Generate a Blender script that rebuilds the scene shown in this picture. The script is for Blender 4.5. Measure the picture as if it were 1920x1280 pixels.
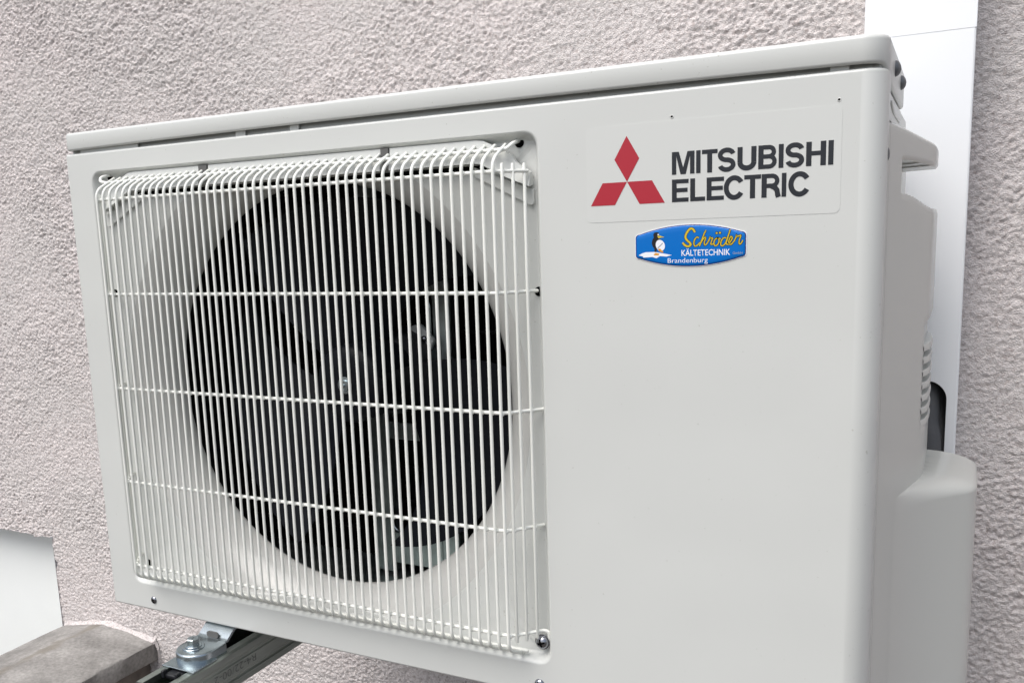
import bpy, bmesh, math, random
import numpy as np
from mathutils import Vector, Matrix
random.seed(7)
for o in list(bpy.data.objects): bpy.data.objects.remove(o)
S = bpy.context.scene
COL = S.collection

# ------------------------------------------------------------------ camera
CAMC = (0.841, -0.6657, 0.4026)
ROW = ((0.887499, 0.459355, -0.036797), (0.043790, -0.163690, -0.985540), (-0.458736, 0.873055, -0.165390))
cam = bpy.data.cameras.new('camera'); camo = bpy.data.objects.new('camera', cam); COL.objects.link(camo)
r0, r1, r2 = (Vector(r) for r in ROW)
mw = Matrix(((r0.x, -r1.x, -r2.x, CAMC[0]), (r0.y, -r1.y, -r2.y, CAMC[1]), (r0.z, -r1.z, -r2.z, CAMC[2]), (0, 0, 0, 1)))
camo.matrix_world = mw
cam.sensor_width = 36.0
cam.lens = 36.0 * 1680.13 / 1920.0
cam.shift_x = 53.19 / 1920.0
cam.shift_y = 79.52 / 1920.0
cam.clip_start = 0.02; cam.clip_end = 200
S.camera = camo
S.render.resolution_x = 1024; S.render.resolution_y = 682

# ------------------------------------------------------------------ sky, sun, exposure
SUN_EL = math.radians(58); SUN_AZ = math.radians(-158)      # soft light from high in front of the wall, slightly left
sd = Vector((math.cos(SUN_EL) * math.sin(SUN_AZ), math.cos(SUN_EL) * math.cos(SUN_AZ), math.sin(SUN_EL)))
W = bpy.data.worlds.new('World'); S.world = W; W.use_nodes = True
nt = W.node_tree; nt.nodes.clear()
out = nt.nodes.new('ShaderNodeOutputWorld'); bg = nt.nodes.new('ShaderNodeBackground'); sky = nt.nodes.new('ShaderNodeTexSky')
sky.sky_type = 'NISHITA'; sky.sun_disc = False; sky.sun_elevation = SUN_EL; sky.sun_rotation = SUN_AZ
sky.air_density = 1.0; sky.dust_density = 4.0; sky.ozone_density = 1.0
hs = nt.nodes.new('ShaderNodeHueSaturation'); hs.inputs['Saturation'].default_value = 0.66      # thin white overcast
nt.links.new(sky.outputs[0], hs.inputs['Color']); nt.links.new(hs.outputs[0], bg.inputs[0]); bg.inputs[1].default_value = 0.10
nt.links.new(bg.outputs[0], out.inputs[0])
sl = bpy.data.lights.new('sun', 'SUN'); sl.energy = 1.5; sl.angle = math.radians(42); sl.color = (1.0, 0.99, 0.975)
so = bpy.data.objects.new('sun', sl); COL.objects.link(so)
so.rotation_euler = sd.to_track_quat('Z', 'Y').to_euler(); so.location = (0, -2, 3)
S.view_settings.view_transform = 'Standard'; S.view_settings.look = 'None'
S.view_settings.exposure = 0.75; S.view_settings.gamma = 1.0; S.view_settings.use_curve_mapping = False

# ------------------------------------------------------------------ helpers
def mat(name, col, rough=0.5, metal=0.0, spec=0.5, bump=0.0, bscale=400, var=0.0, vscale=20, coat=0.0, detail=3, coordscale=(1, 1, 1)):
    m = bpy.data.materials.new(name); m.use_nodes = True
    n = m.node_tree; b = n.nodes['Principled BSDF']
    b.inputs['Base Color'].default_value = (*col, 1); b.inputs['Roughness'].default_value = rough
    b.inputs['Metallic'].default_value = metal; b.inputs['Specular IOR Level'].default_value = spec
    if coat: b.inputs['Coat Weight'].default_value = coat; b.inputs['Coat Roughness'].default_value = 0.05
    if bump or var:
        tc = n.nodes.new('ShaderNodeTexCoord'); mp = n.nodes.new('ShaderNodeMapping'); mp.inputs['Scale'].default_value = coordscale
        n.links.new(tc.outputs['Object'], mp.inputs[0])
    if bump:
        t = n.nodes.new('ShaderNodeTexNoise'); t.inputs['Scale'].default_value = bscale; t.inputs['Detail'].default_value = detail
        n.links.new(mp.outputs[0], t.inputs['Vector'])
        bp = n.nodes.new('ShaderNodeBump'); bp.inputs['Strength'].default_value = 1.0; bp.inputs['Distance'].default_value = bump
        n.links.new(t.outputs[0], bp.inputs['Height']); n.links.new(bp.outputs[0], b.inputs['Normal'])
    if var:
        t = n.nodes.new('ShaderNodeTexNoise'); t.inputs['Scale'].default_value = vscale; t.inputs['Detail'].default_value = 6
        n.links.new(mp.outputs[0], t.inputs['Vector'])
        r = n.nodes.new('ShaderNodeValToRGB'); r.color_ramp.elements[0].position = 0.3; r.color_ramp.elements[1].position = 0.7
        r.color_ramp.elements[0].color = (*[c * (1 - var) for c in col], 1); r.color_ramp.elements[1].color = (*[min(1, c * (1 + var)) for c in col], 1)
        n.links.new(t.outputs[0], r.inputs[0]); n.links.new(r.outputs[0], b.inputs['Base Color'])
    return m

PAINT = mat('ivory_paint', (0.60, 0.613, 0.592), 0.31, bump=0.00003, bscale=900, var=0.02, vscale=5)
def waves(m):                                             # thin sheet metal is never quite flat; fine specks of dust
    n = m.node_tree; b = n.nodes['Principled BSDF']; tc = n.nodes['Texture Coordinate']; b0 = n.nodes['Bump']
    t = n.nodes.new('ShaderNodeTexNoise'); t.inputs['Scale'].default_value = 7; t.inputs['Detail'].default_value = 1
    n.links.new(tc.outputs['Object'], t.inputs['Vector'])
    b2 = n.nodes.new('ShaderNodeBump'); b2.inputs['Distance'].default_value = 0.0022; n.links.new(t.outputs[0], b2.inputs['Height'])
    n.links.new(b2.outputs[0], b0.inputs['Normal'])
    src = b.inputs['Base Color'].links[0].from_socket
    t2 = n.nodes.new('ShaderNodeTexNoise'); t2.inputs['Scale'].default_value = 330; t2.inputs['Detail'].default_value = 2; n.links.new(tc.outputs['Object'], t2.inputs['Vector'])
    r = n.nodes.new('ShaderNodeValToRGB'); r.color_ramp.elements[0].position = .24; r.color_ramp.elements[1].position = .29
    r.color_ramp.elements[0].color = (.80, .79, .76, 1); r.color_ramp.elements[1].color = (1, 1, 1, 1); n.links.new(t2.outputs[0], r.inputs[0])
    mx = n.nodes.new('ShaderNodeMix'); mx.data_type = 'RGBA'; mx.blend_type = 'MULTIPLY'; mx.inputs[0].default_value = 1
    n.links.new(src, mx.inputs[6]); n.links.new(r.outputs[0], mx.inputs[7]); n.links.new(mx.outputs[2], b.inputs['Base Color'])
waves(PAINT)
PLASTIC = mat('ivory_plastic', (0.56, 0.573, 0.543), 0.24, bump=0.00003, bscale=1500)
WIREM = mat('wire_coating', (0.84, 0.85, 0.80), 0.28, bump=0.00004, bscale=300)
BELLM = mat('bell_plastic', (0.55, 0.55, 0.53), 0.2)
DARK = mat('black_plastic', (0.012, 0.013, 0.016), 0.45)
FANM = mat('fan_plastic', (0.0042, 0.0052, 0.0085), 0.5, spec=0.17)
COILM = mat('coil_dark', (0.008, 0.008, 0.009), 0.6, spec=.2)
GALV = mat('galvanised', (0.50, 0.56, 0.55), 0.42, metal=0.9, bump=0.0001, bscale=60, var=0.25, vscale=30)
RAILM = mat('rail_zinc', (0.36, 0.39, 0.36), 0.33, metal=0.95, bump=0.00012, bscale=25, var=0.18, vscale=14, coordscale=(6, 1, 6))
ZINC = mat('bright_zinc', (0.40, 0.45, 0.475), 0.26, metal=1.0, bump=0.00006, bscale=220, var=0.08, vscale=60)
STEEL = mat('screw_steel', (0.34, 0.35, 0.38), 0.22, metal=1.0)
GREYSCREW = mat('grey_screw', (0.13, 0.14, 0.15), 0.4, metal=0.3)
DUCTM = mat('white_pvc', (0.84, 0.86, 0.88), 0.35, bump=0.00006, bscale=8)
FOAM = mat('foam_rubber', (0.075, 0.078, 0.084), 0.75, bump=0.0004, bscale=250)
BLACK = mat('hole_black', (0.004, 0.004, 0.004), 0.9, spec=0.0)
SEAMM = mat('seam_grey', (0.10, 0.10, 0.097), 0.6)
SMOOTHW = mat('smooth_render', (0.82, 0.845, 0.83), 0.7, bump=0.0002, bscale=90, var=0.02, vscale=8)
FILM = mat('label_film', (0.607, 0.62, 0.599), 0.30)
RED = mat('logo_red', (0.40, 0.018, 0.035), 0.35)
INK = mat('logo_ink', (0.013, 0.016, 0.022), 0.4)
WHITE = mat('print_white', (0.83, 0.85, 0.9), 0.3)
BLUE = mat('badge_blue', (0.0, 0.145, 0.52), 0.2, spec=.35)
NAVY = mat('badge_navy', (0.004, 0.012, 0.13), 0.2)
YEL = mat('badge_yellow', (0.64, 0.47, 0.025), 0.3)
ORANGE = mat('badge_orange', (0.70, 0.30, 0.02), 0.3)
BLK = mat('print_black', (0.01, 0.01, 0.012), 0.3)
LGREY = mat('print_grey', (0.35, 0.38, 0.42), 0.3)
CAST = mat('cast_bracket', (0.78, 0.79, 0.77), 0.5)

# base plaster colour with faint pink / grey patches
PLASTER = mat('plaster', (0.60, 0.567, 0.565), 0.85, spec=0.2)
def plaster_nodes(m):
    n = m.node_tree; b = n.nodes['Principled BSDF']
    tc = n.nodes.new('ShaderNodeTexCoord')
    t = n.nodes.new('ShaderNodeTexNoise'); t.inputs['Scale'].default_value = 7; t.inputs['Detail'].default_value = 5
    t2 = n.nodes.new('ShaderNodeTexNoise'); t2.inputs['Scale'].default_value = 260; t2.inputs['Detail'].default_value = 3
    n.links.new(tc.outputs['Object'], t.inputs['Vector']); n.links.new(tc.outputs['Object'], t2.inputs['Vector'])
    r = n.nodes.new('ShaderNodeValToRGB'); r.color_ramp.elements[0].position = 0.35; r.color_ramp.elements[1].position = 0.68
    r.color_ramp.elements[0].color = (0.655, 0.618, 0.604, 1); r.color_ramp.elements[1].color = (0.705, 0.652, 0.640, 1)
    n.links.new(t.outputs[0], r.inputs[0])
    r2 = n.nodes.new('ShaderNodeValToRGB'); r2.color_ramp.elements[0].position = 0.28; r2.color_ramp.elements[1].position = 0.5
    r2.color_ramp.elements[0].color = (0.66, 0.62, 0.61, 1); r2.color_ramp.elements[1].color = (1, 1, 1, 1)
    n.links.new(t2.outputs[0], r2.inputs[0])
    mx = n.nodes.new('ShaderNodeMix'); mx.data_type = 'RGBA'; mx.blend_type = 'MULTIPLY'; mx.inputs[0].default_value = 1
    n.links.new(r.outputs[0], mx.inputs[6]); n.links.new(r2.outputs[0], mx.inputs[7]); n.links.new(mx.outputs[2], b.inputs['Base Color'])
    t3 = n.nodes.new('ShaderNodeTexNoise'); t3.inputs['Scale'].default_value = 620; t3.inputs['Detail'].default_value = 3
    n.links.new(tc.outputs['Object'], t3.inputs['Vector'])
    bp = n.nodes.new('ShaderNodeBump'); bp.inputs['Distance'].default_value = 0.0024
    n.links.new(t3.outputs[0], bp.inputs['Height']); n.links.new(bp.outputs[0], b.inputs['Normal'])
plaster_nodes(PLASTER)

def stone_mat():
    m = mat('weathered_stone', (0.27, 0.25, 0.23), 0.85, spec=0.25)
    n = m.node_tree; b = n.nodes['Principled BSDF']; tc = n.nodes.new('ShaderNodeTexCoord')
    def noise(sc, det, vec=None):
        t = n.nodes.new('ShaderNodeTexNoise'); t.inputs['Scale'].default_value = sc; t.inputs['Detail'].default_value = det
        n.links.new(vec or tc.outputs['Object'], t.inputs['Vector']); return t
    def ramp(src, p0, p1, c0, c1):
        r = n.nodes.new('ShaderNodeValToRGB'); r.color_ramp.elements[0].position = p0; r.color_ramp.elements[1].position = p1
        r.color_ramp.elements[0].color = (*c0, 1); r.color_ramp.elements[1].color = (*c1, 1); n.links.new(src, r.inputs[0]); return r
    def mix(fac, a, c, mode='MIX'):
        x = n.nodes.new('ShaderNodeMix'); x.data_type = 'RGBA'; x.blend_type = mode
        if isinstance(fac, float): x.inputs[0].default_value = fac
        else: n.links.new(fac, x.inputs[0])
        n.links.new(a, x.inputs[6]); n.links.new(c, x.inputs[7]); return x
    a = ramp(noise(22, 9).outputs[0], .3, .72, (0.215, 0.207, 0.196), (0.36, 0.348, 0.332))
    f = ramp(noise(170, 4).outputs[0], .3, .7, (0.78, 0.78, 0.78), (1.12, 1.12, 1.12))
    c = mix(1.0, a.outputs[0], f.outputs[0], 'MULTIPLY')
    # brown lichen streak lying along the ridge
    mp = n.nodes.new('ShaderNodeMapping'); mp.inputs['Location'].default_value = (0.545, 0, 0); mp.inputs['Scale'].default_value = (1, 0, 0)
    n.links.new(tc.outputs['Object'], mp.inputs[0])
    gr = n.nodes.new('ShaderNodeVectorMath'); gr.operation = 'LENGTH'; n.links.new(mp.outputs[0], gr.inputs[0])
    nz = noise(26, 5); ad = n.nodes.new('ShaderNodeMath'); ad.operation = 'MULTIPLY_ADD'; ad.inputs[1].default_value = 0.075; ad.inputs[2].default_value = -0.028
    n.links.new(nz.outputs[0], ad.inputs[0])
    sm = n.nodes.new('ShaderNodeMath'); sm.operation = 'ADD'; n.links.new(gr.outputs['Value'], sm.inputs[0]); n.links.new(ad.outputs[0], sm.inputs[1])
    st = ramp(sm.outputs[0], .012, .028, (0.85, 0.85, 0.85), (0, 0, 0))
    br = ramp(noise(60, 3).outputs[0], .3, .7, (0.175, 0.16, 0.138), (0.235, 0.215, 0.187))
    c2 = mix(st.outputs[0], c.outputs[2], br.outputs[0])
    n.links.new(c2.outputs[2], b.inputs['Base Color'])
    bp = n.nodes.new('ShaderNodeBump'); bp.inputs['Distance'].default_value = 0.0012
    n.links.new(noise(140, 6).outputs[0], bp.inputs['Height']); n.links.new(bp.outputs[0], b.inputs['Normal'])
    return m
STONE = stone_mat()

ROOT = {}
def tag(o, label=None, cat=None, group=None, kind=None):
    if label: o['label'] = label
    if cat: o['category'] = cat
    if group: o['group'] = group
    if kind: o['kind'] = kind
    return o
def thing(name, loc, label, cat, group=None):
    o = bpy.data.objects.new(name, None); COL.objects.link(o); o.location = loc; o.empty_display_size = 0.05
    ROOT[o.name] = Vector(loc); return tag(o, label, cat, group)
def attach(o, parent):
    if parent is not None:
        o.parent = parent
        if parent.name in ROOT: o.matrix_parent_inverse = Matrix.Translation(-ROOT[parent.name])
def mk(name, verts, faces, m, parent=None, smooth=True, angle=35, weld=0.0):
    me = bpy.data.meshes.new(name); me.from_pydata([tuple(map(float, v)) for v in verts], [], faces); me.materials.append(m)
    bm = bmesh.new(); bm.from_mesh(me)
    if weld: bmesh.ops.remove_doubles(bm, verts=bm.verts, dist=weld)
    bm.to_mesh(me); bm.free()
    if smooth:
        me.polygons.foreach_set('use_smooth', [True] * len(me.polygons))
        me.set_sharp_from_angle(angle=math.radians(angle))
    me.update()
    o = bpy.data.objects.new(name, me); COL.objects.link(o); attach(o, parent); return o
class G:                                   # geometry collector
    def __init__(s): s.v = []; s.f = []
    def add(s, vs, fs):
        b = len(s.v); s.v += [tuple(v) for v in vs]; s.f += [tuple(i + b for i in f) for f in fs]; return s
    def box(s, x0, x1, y0, y1, z0, z1):
        return s.add([(x0, y0, z0), (x1, y0, z0), (x1, y1, z0), (x0, y1, z0), (x0, y0, z1), (x1, y0, z1), (x1, y1, z1), (x0, y1, z1)],
                     [(0, 3, 2, 1), (4, 5, 6, 7), (0, 1, 5, 4), (1, 2, 6, 5), (2, 3, 7, 6), (3, 0, 4, 7)])
    def tube(s, path, r, n=8, caps=True):
        P = [Vector(p) for p in path]; P = [P[0]] + [P[i] for i in range(1, len(P)) if (P[i] - P[i - 1]).length > 1e-7]; rings = []
        up = Vector((0.0, 0.0, 1.0)); t0 = (P[1] - P[0]).normalized()
        if abs(t0.dot(up)) > .9: up = Vector((1.0, 0, 0))
        nrm = t0.cross(up).normalized()
        base = len(s.v); vs = []; fs = []
        for i, p in enumerate(P):
            t = ((P[i] - P[i - 1]).normalized() if i else Vector()) + ((P[i + 1] - P[i]).normalized() if i < len(P) - 1 else Vector())
            t.normalize(); nrm = (nrm - t * nrm.dot(t)).normalized(); b = t.cross(nrm)
            rr = r[i] if hasattr(r, '__len__') else r
            for k in range(n):
                a = 2 * math.pi * k / n; vs.append(p + nrm * (rr * math.cos(a)) + b * (rr * math.sin(a)))
        for i in range(len(P) - 1):
            for k in range(n):
                k2 = (k + 1) % n; fs.append((i * n + k, i * n + k2, (i + 1) * n + k2, (i + 1) * n + k))
        if caps:                            # rounded ends
            for end, i in ((0, 0), (1, len(P) - 1)):
                t = (P[1] - P[0]).normalized() * -1 if end == 0 else (P[-1] - P[-2]).normalized()
                rr = r[i] if hasattr(r, '__len__') else r
                c = P[i] + t * rr * .8; o0 = len(vs)
                for k in range(n):
                    v = vs[i * n + k]; vs.append(P[i] + (v - P[i]) * .7 + t * rr * .6)
                vs.append(c)
                for k in range(n):
                    k2 = (k + 1) % n; q = (i * n + k, i * n + k2, o0 + k2, o0 + k); w = (o0 + k, o0 + k2, o0 + n)
                    fs.append(q[::-1] if end == 0 else q); fs.append(w[::-1] if end == 0 else w)
        return s.add(vs, fs)
    def lathe(s, prof, center, axis='y', n=24, sign=-1):
        # prof: (radius, height outwards along sign*axis)
        vs = []; fs = []; cx, cy, cz = center
        for (r, h) in prof:
            for k in range(n):
                a = 2 * math.pi * k / n; u, w = r * math.cos(a), r * math.sin(a)
                if axis == 'y': vs.append((cx + u, cy + sign * h, cz + w))
                elif axis == 'x': vs.append((cx + sign * h, cy + u, cz + w))
                else: vs.append((cx + u, cy + w, cz + sign * h))
        for i in range(len(prof) - 1):
            for k in range(n):
                k2 = (k + 1) % n; fs.append((i * n + k, i * n + k2, (i + 1) * n + k2, (i + 1) * n + k))
        fs.append(tuple((len(prof) - 1) * n + k for k in range(n)))
        return s.add(vs, fs)
    def prism(s, outl, y0, y1):            # outline in (x,z), from y0 (front) to y1
        n = len(outl); vs = [(x, y0, z) for x, z in outl] + [(x, y1, z) for x, z in outl]
        return s.add(vs, [tuple(range(n)), tuple(range(2 * n - 1, n - 1, -1))] + [(i, (i + 1) % n, (i + 1) % n + n, i + n) for i in range(n)])
    def flat(s, outl, y): return s.add([(x, y, z) for x, z in outl], [tuple(range(len(outl)))])
    def ribbon(s, pts, w, y, closed=False):
        P = [Vector(p) for p in pts]
        kp = [i for i in range(len(P)) if i == 0 or (P[i] - P[i - 1]).length > 1e-7]; P = [P[i] for i in kp]
        if hasattr(w, '__len__'): w = [w[i] for i in kp]
        n = len(P); vs = []; fs = []
        for i, p in enumerate(P):
            a = P[i] - P[i - 1] if (i or closed) else None; b = P[(i + 1) % n] - P[i] if (i < n - 1 or closed) else None
            a = a.normalized() if a is not None and a.length > 0 else None; b = b.normalized() if b is not None and b.length > 0 else None
            t = ((a or b) + (b or a)).normalized(); nn = Vector((-t.y, t.x))
            c = max(.5, nn.dot(Vector((-(a or b).y, (a or b).x))))
            ww = (w[i] if hasattr(w, '__len__') else w) / 2 / c
            q = p + nn * ww; q2 = p - nn * ww; vs += [(q.x, y, q.y), (q2.x, y, q2.y)]
        m_ = n if closed else n - 1
        for i in range(m_):
            j = (i + 1) % n; fs.append((2 * i, 2 * i + 1, 2 * j + 1, 2 * j))
        return s.add(vs, fs)
    def obj(s, name, m, parent=None, smooth=True, angle=35, weld=0.0, bevel=0.0, seg=2):
        o = mk(name, s.v, s.f, m, parent, smooth, angle, weld)
        bm = bmesh.new(); bm.from_mesh(o.data)
        bmesh.ops.recalc_face_normals(bm, faces=bm.faces)
        if bevel:
            ed = [e for e in bm.edges if len(e.link_faces) == 2 and e.calc_face_angle(0) > math.radians(30)]
            bmesh.ops.bevel(bm, geom=ed, offset=bevel, segments=seg, affect='EDGES', profile=0.5, clamp_overlap=True)
        bm.to_mesh(o.data); bm.free()
        if smooth:
            o.data.polygons.foreach_set('use_smooth', [True] * len(o.data.polygons)); o.data.set_sharp_from_angle(angle=math.radians(angle if not bevel else 60))
            if bevel: w_ = o.modifiers.new('wn', 'WEIGHTED_NORMAL'); w_.keep_sharp = True
        return o

def rounded(path, rad, n=5):
    P = [Vector(p) for p in path]; out = [P[0]]
    for i in range(1, len(P) - 1):
        a = P[i - 1] - P[i]; b = P[i + 1] - P[i]; r = min(rad, a.length * .49, b.length * .49)
        p0 = P[i] + a.normalized() * r; p1 = P[i] + b.normalized() * r
        for k in range(n + 1):
            t = k / n; out.append(p0 * (1 - t) ** 2 + P[i] * (2 * t * (1 - t)) + p1 * t * t)
    out.append(P[-1]); return out
def rrect(x0, x1, z0, z1, r, n=6):
    pts = []
    for cx, cz, a0 in ((x1 - r, z0 + r, -90), (x1 - r, z1 - r, 0), (x0 + r, z1 - r, 90), (x0 + r, z0 + r, 180)):
        for k in range(n + 1):
            a = math.radians(a0 + 90 * k / n); pts.append((cx + r * math.cos(a), cz + r * math.sin(a)))
    return pts
def dup(o, loc=None, parent=None, children=True):
    c = o.copy(); COL.objects.link(c)
    if loc is not None: c.location = loc
    if parent is not None: c.parent = parent
    return c

# ================================================================== THE SETTING
# ---- house wall with rough-cast plaster: real relief, cut out at the lower left for a recess
WY = 0.40
x0, x1, z0, z1 = -0.92, 0.98, -0.53, 0.86
RX, RZ1 = -0.6585, -0.1385                      # recess: everything left of RX and below RZ1
d = 0.0015
xs = np.arange(x0, x1 + d, d); zs = np.arange(z0, z1 + d, d)
nx, nz = len(xs), len(zs)
rng = np.random.default_rng(11)
def band(sx, sz, ang=0.0):
    w = np.fft.fft2(rng.standard_normal((nz, nx)))
    fx = np.fft.fftfreq(nx, d)[None, :]; fz = np.fft.fftfreq(nz, d)[:, None]
    ca, sa = math.cos(ang), math.sin(ang); fu = fx * ca + fz * sa; fv = -fx * sa + fz * ca
    g = np.exp(-2 * math.pi ** 2 * ((fu * sx) ** 2 + (fv * sz) ** 2))
    r = np.real(np.fft.ifft2(w * g)); r -= r.mean(); return r / r.std()
n1 = band(0.00125, 0.00095, 0.10) ; n1l = band(0.007, 0.005)
n2 = band(0.0012, 0.0010, -0.3); n3 = band(0.06, 0.05); n5 = band(0.0022, 0.0017, 0.2); n4 = band(0.0026, 0.0017, 0.4)
mod = 0.75 + 0.25 * np.tanh(n3)
h = 0.00075 * np.tanh(1.3 * n1) + 0.00042 * n2 - 0.0010 * np.maximum(0, 0.55 - np.abs(n4)) - 0.0009 * np.maximum(0, n5 - 1.1) + 0.0003 * n1l
h = 1.2 * h * mod + 0.0006 * n3
XX, ZZ = np.meshgrid(xs, zs)
ed = np.minimum(np.abs(XX - RX) + 10 * (ZZ > RZ1 + .01), np.abs(ZZ - RZ1) + 10 * (XX > RX + .01))
near = np.exp(-(ed / 0.004) ** 2)
JX = 0.0016 * band(0.004, 0.004) * near; JZ = 0.0016 * band(0.004, 0.004) * near
V = np.stack([XX + JX, WY - h, ZZ + JZ], -1).reshape(-1, 3).astype(np.float32)
idx = np.arange(nx * nz).reshape(nz, nx)
a = idx[:-1, :-1]; b = idx[:-1, 1:]; c = idx[1:, 1:]; e = idx[1:, :-1]
cxm = (xs[:-1] + d / 2)[None, :]; czm = (zs[:-1] + d / 2)[:, None]
keep = ~((cxm < RX) & (czm < RZ1))
Q = np.stack([a, b, c, e], -1)[keep]
me = bpy.data.meshes.new('house_wall')
me.vertices.add(len(V)); me.vertices.foreach_set('co', V.ravel())
me.loops.add(Q.size); me.loops.foreach_set('vertex_index', Q.ravel().astype(np.int32))
me.polygons.add(len(Q)); me.polygons.foreach_set('loop_start', np.arange(0, Q.size, 4, dtype=np.int32)); me.polygons.foreach_set('loop_total', np.full(len(Q), 4, dtype=np.int32))
me.polygons.foreach_set('use_smooth', np.ones(len(Q), dtype=bool))
me.update(calc_edges=True); me.materials.append(PLASTER)
wall = bpy.data.objects.new('house_wall', me); COL.objects.link(wall); tag(wall, kind='structure')
# wall beyond the relief sheet, and the thickness of the wall round the recess
g = G()
for (ax, bx, az, bz) in ((x1 - .001, 4.0, -1.0, 3.0), (-4.0, x0 + .001, z1 - .001, 3.0), (-4.0, x0 + .001, RZ1, z1 - .001), (x0 + .001, x1 - .001, z1 - .001, 3.0), (RX, x1 - .001, -1.0, z0 + .001)):
    g.add([(ax, WY + .0006, az), (bx, WY + .0006, az), (bx, WY + .0006, bz), (ax, WY + .0006, bz)], [(0, 1, 2, 3)])
g.add([(RX - .0005, WY - .001, -1.0), (RX - .0005, WY + .075, -1.0), (RX - .0005, WY + .075, RZ1), (RX - .0005, WY - .001, RZ1)], [(0, 1, 2, 3)])
g.add([(RX, WY - .001, RZ1 + .0005), (-4.0, WY - .001, RZ1 + .0005), (-4.0, WY + .075, RZ1 + .0005), (RX, WY + .075, RZ1 + .0005)], [(0, 1, 2, 3)])
w2 = g.obj('house_wall', PLASTER, wall, smooth=False); w2.name = 'wall_surround'
rec = G().add([(-4.0, WY + .045, -1.0), (RX + .02, WY + .045, -1.0), (RX + .02, WY + .045, RZ1 + .02), (-4.0, WY + .045, RZ1 + .02)], [(0, 1, 2, 3)]).obj('recess_back', SMOOTHW, None, smooth=False)
tag(rec, kind='structure')
GROUND = mat('ground_gravel', (0.075, 0.066, 0.056), 0.9, bump=0.01, bscale=40, var=0.3, vscale=12)
gr = G().add([(-60, -60, -1.0), (60, -60, -1.0), (60, WY + .1, -1.0), (-60, WY + .1, -1.0)], [(0, 1, 2, 3)]).obj('ground', GROUND, None, smooth=False)
tag(gr, kind='structure')

# ================================================================== GARDEN WALL with stone coping
gw = thing('garden_wall', (-.53, .0, -1.0), 'low garden wall with a weathered grey ridged stone coping at lower left', 'wall')
def coping():
    ys = np.linspace(WY + .01, -1.4, 120); vs = []; fs = []
    prof = [(-.650, -.345), (-.650, -.3135), (-.648, -.3115), (-.590, -.2985), (-.5305, -.2865), (-.5255, -.2862), (-.470, -.2925), (-.409, -.2995), (-.405, -.3025), (-.405, -.3335), (-.407, -.336), (-.425, -.337)]
    m_ = len(prof)
    for i, y in enumerate(ys):
        for j, (x, z) in enumerate(prof):
            k = .0007
            vs.append((x + k * math.sin(y * 41 + j * 2.1) + random.uniform(-k, k) * .6, y, z + k * math.sin(y * 33 + j) + random.uniform(-k, k) * .6))
    for i in range(len(ys) - 1):
        for j in range(m_ - 1): fs.append((i * m_ + j, (i + 1) * m_ + j, (i + 1) * m_ + j + 1, i * m_ + j + 1))
    g = G(); g.add(vs, fs); return g
coping().obj('coping_stone', STONE, gw, angle=50)
BODY = mat('wall_body_plaster', (0.17, 0.145, 0.125), 0.9, bump=0.002, bscale=120, var=0.25, vscale=30)
G().box(-.63, -.428, -1.4, WY + .01, -1.0, -.336).obj('wall_body', BODY, gw, smooth=False)
# mortar bead where the coping meets the plaster
def mortar():
    prof = [(-.650, -.3115), (-.590, -.2985), (-.528, -.2862), (-.470, -.2925), (-.405, -.2995), (-.399, -.316), (-.398, -.340)]
    pts = []
    for i in range(len(prof) - 1):
        for k in range(12):
            t = k / 12; pts.append((prof[i][0] * (1 - t) + prof[i + 1][0] * t, prof[i][1] * (1 - t) + prof[i + 1][1] * t))
    vs = []; fs = []; n = 7
    for i, (x, z) in enumerate(pts):
        w = .004 * min(1, i / 16) * (1 + .5 * math.sin(i * .31)) + .003; hgt = .0045 + .001 * math.sin(i * .45 + 1) + random.uniform(0, .0015)
        if i > 50: w = .004
        for k in range(n):
            t = k / (n - 1); vs.append((x, WY - .001 - w * t - random.uniform(0, .0012), z + hgt * (1 - t) ** 2.2 - .0008 * (k == n - 1) + random.uniform(0, .0009)))
    for i in range(len(pts) - 1):
        for k in range(n - 1): fs.append((i * n + k, (i + 1) * n + k, (i + 1) * n + k + 1, i * n + k + 1))
    return G().add(vs, fs)
mortar().obj('mortar_joint', PLASTER, gw, angle=60)

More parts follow.
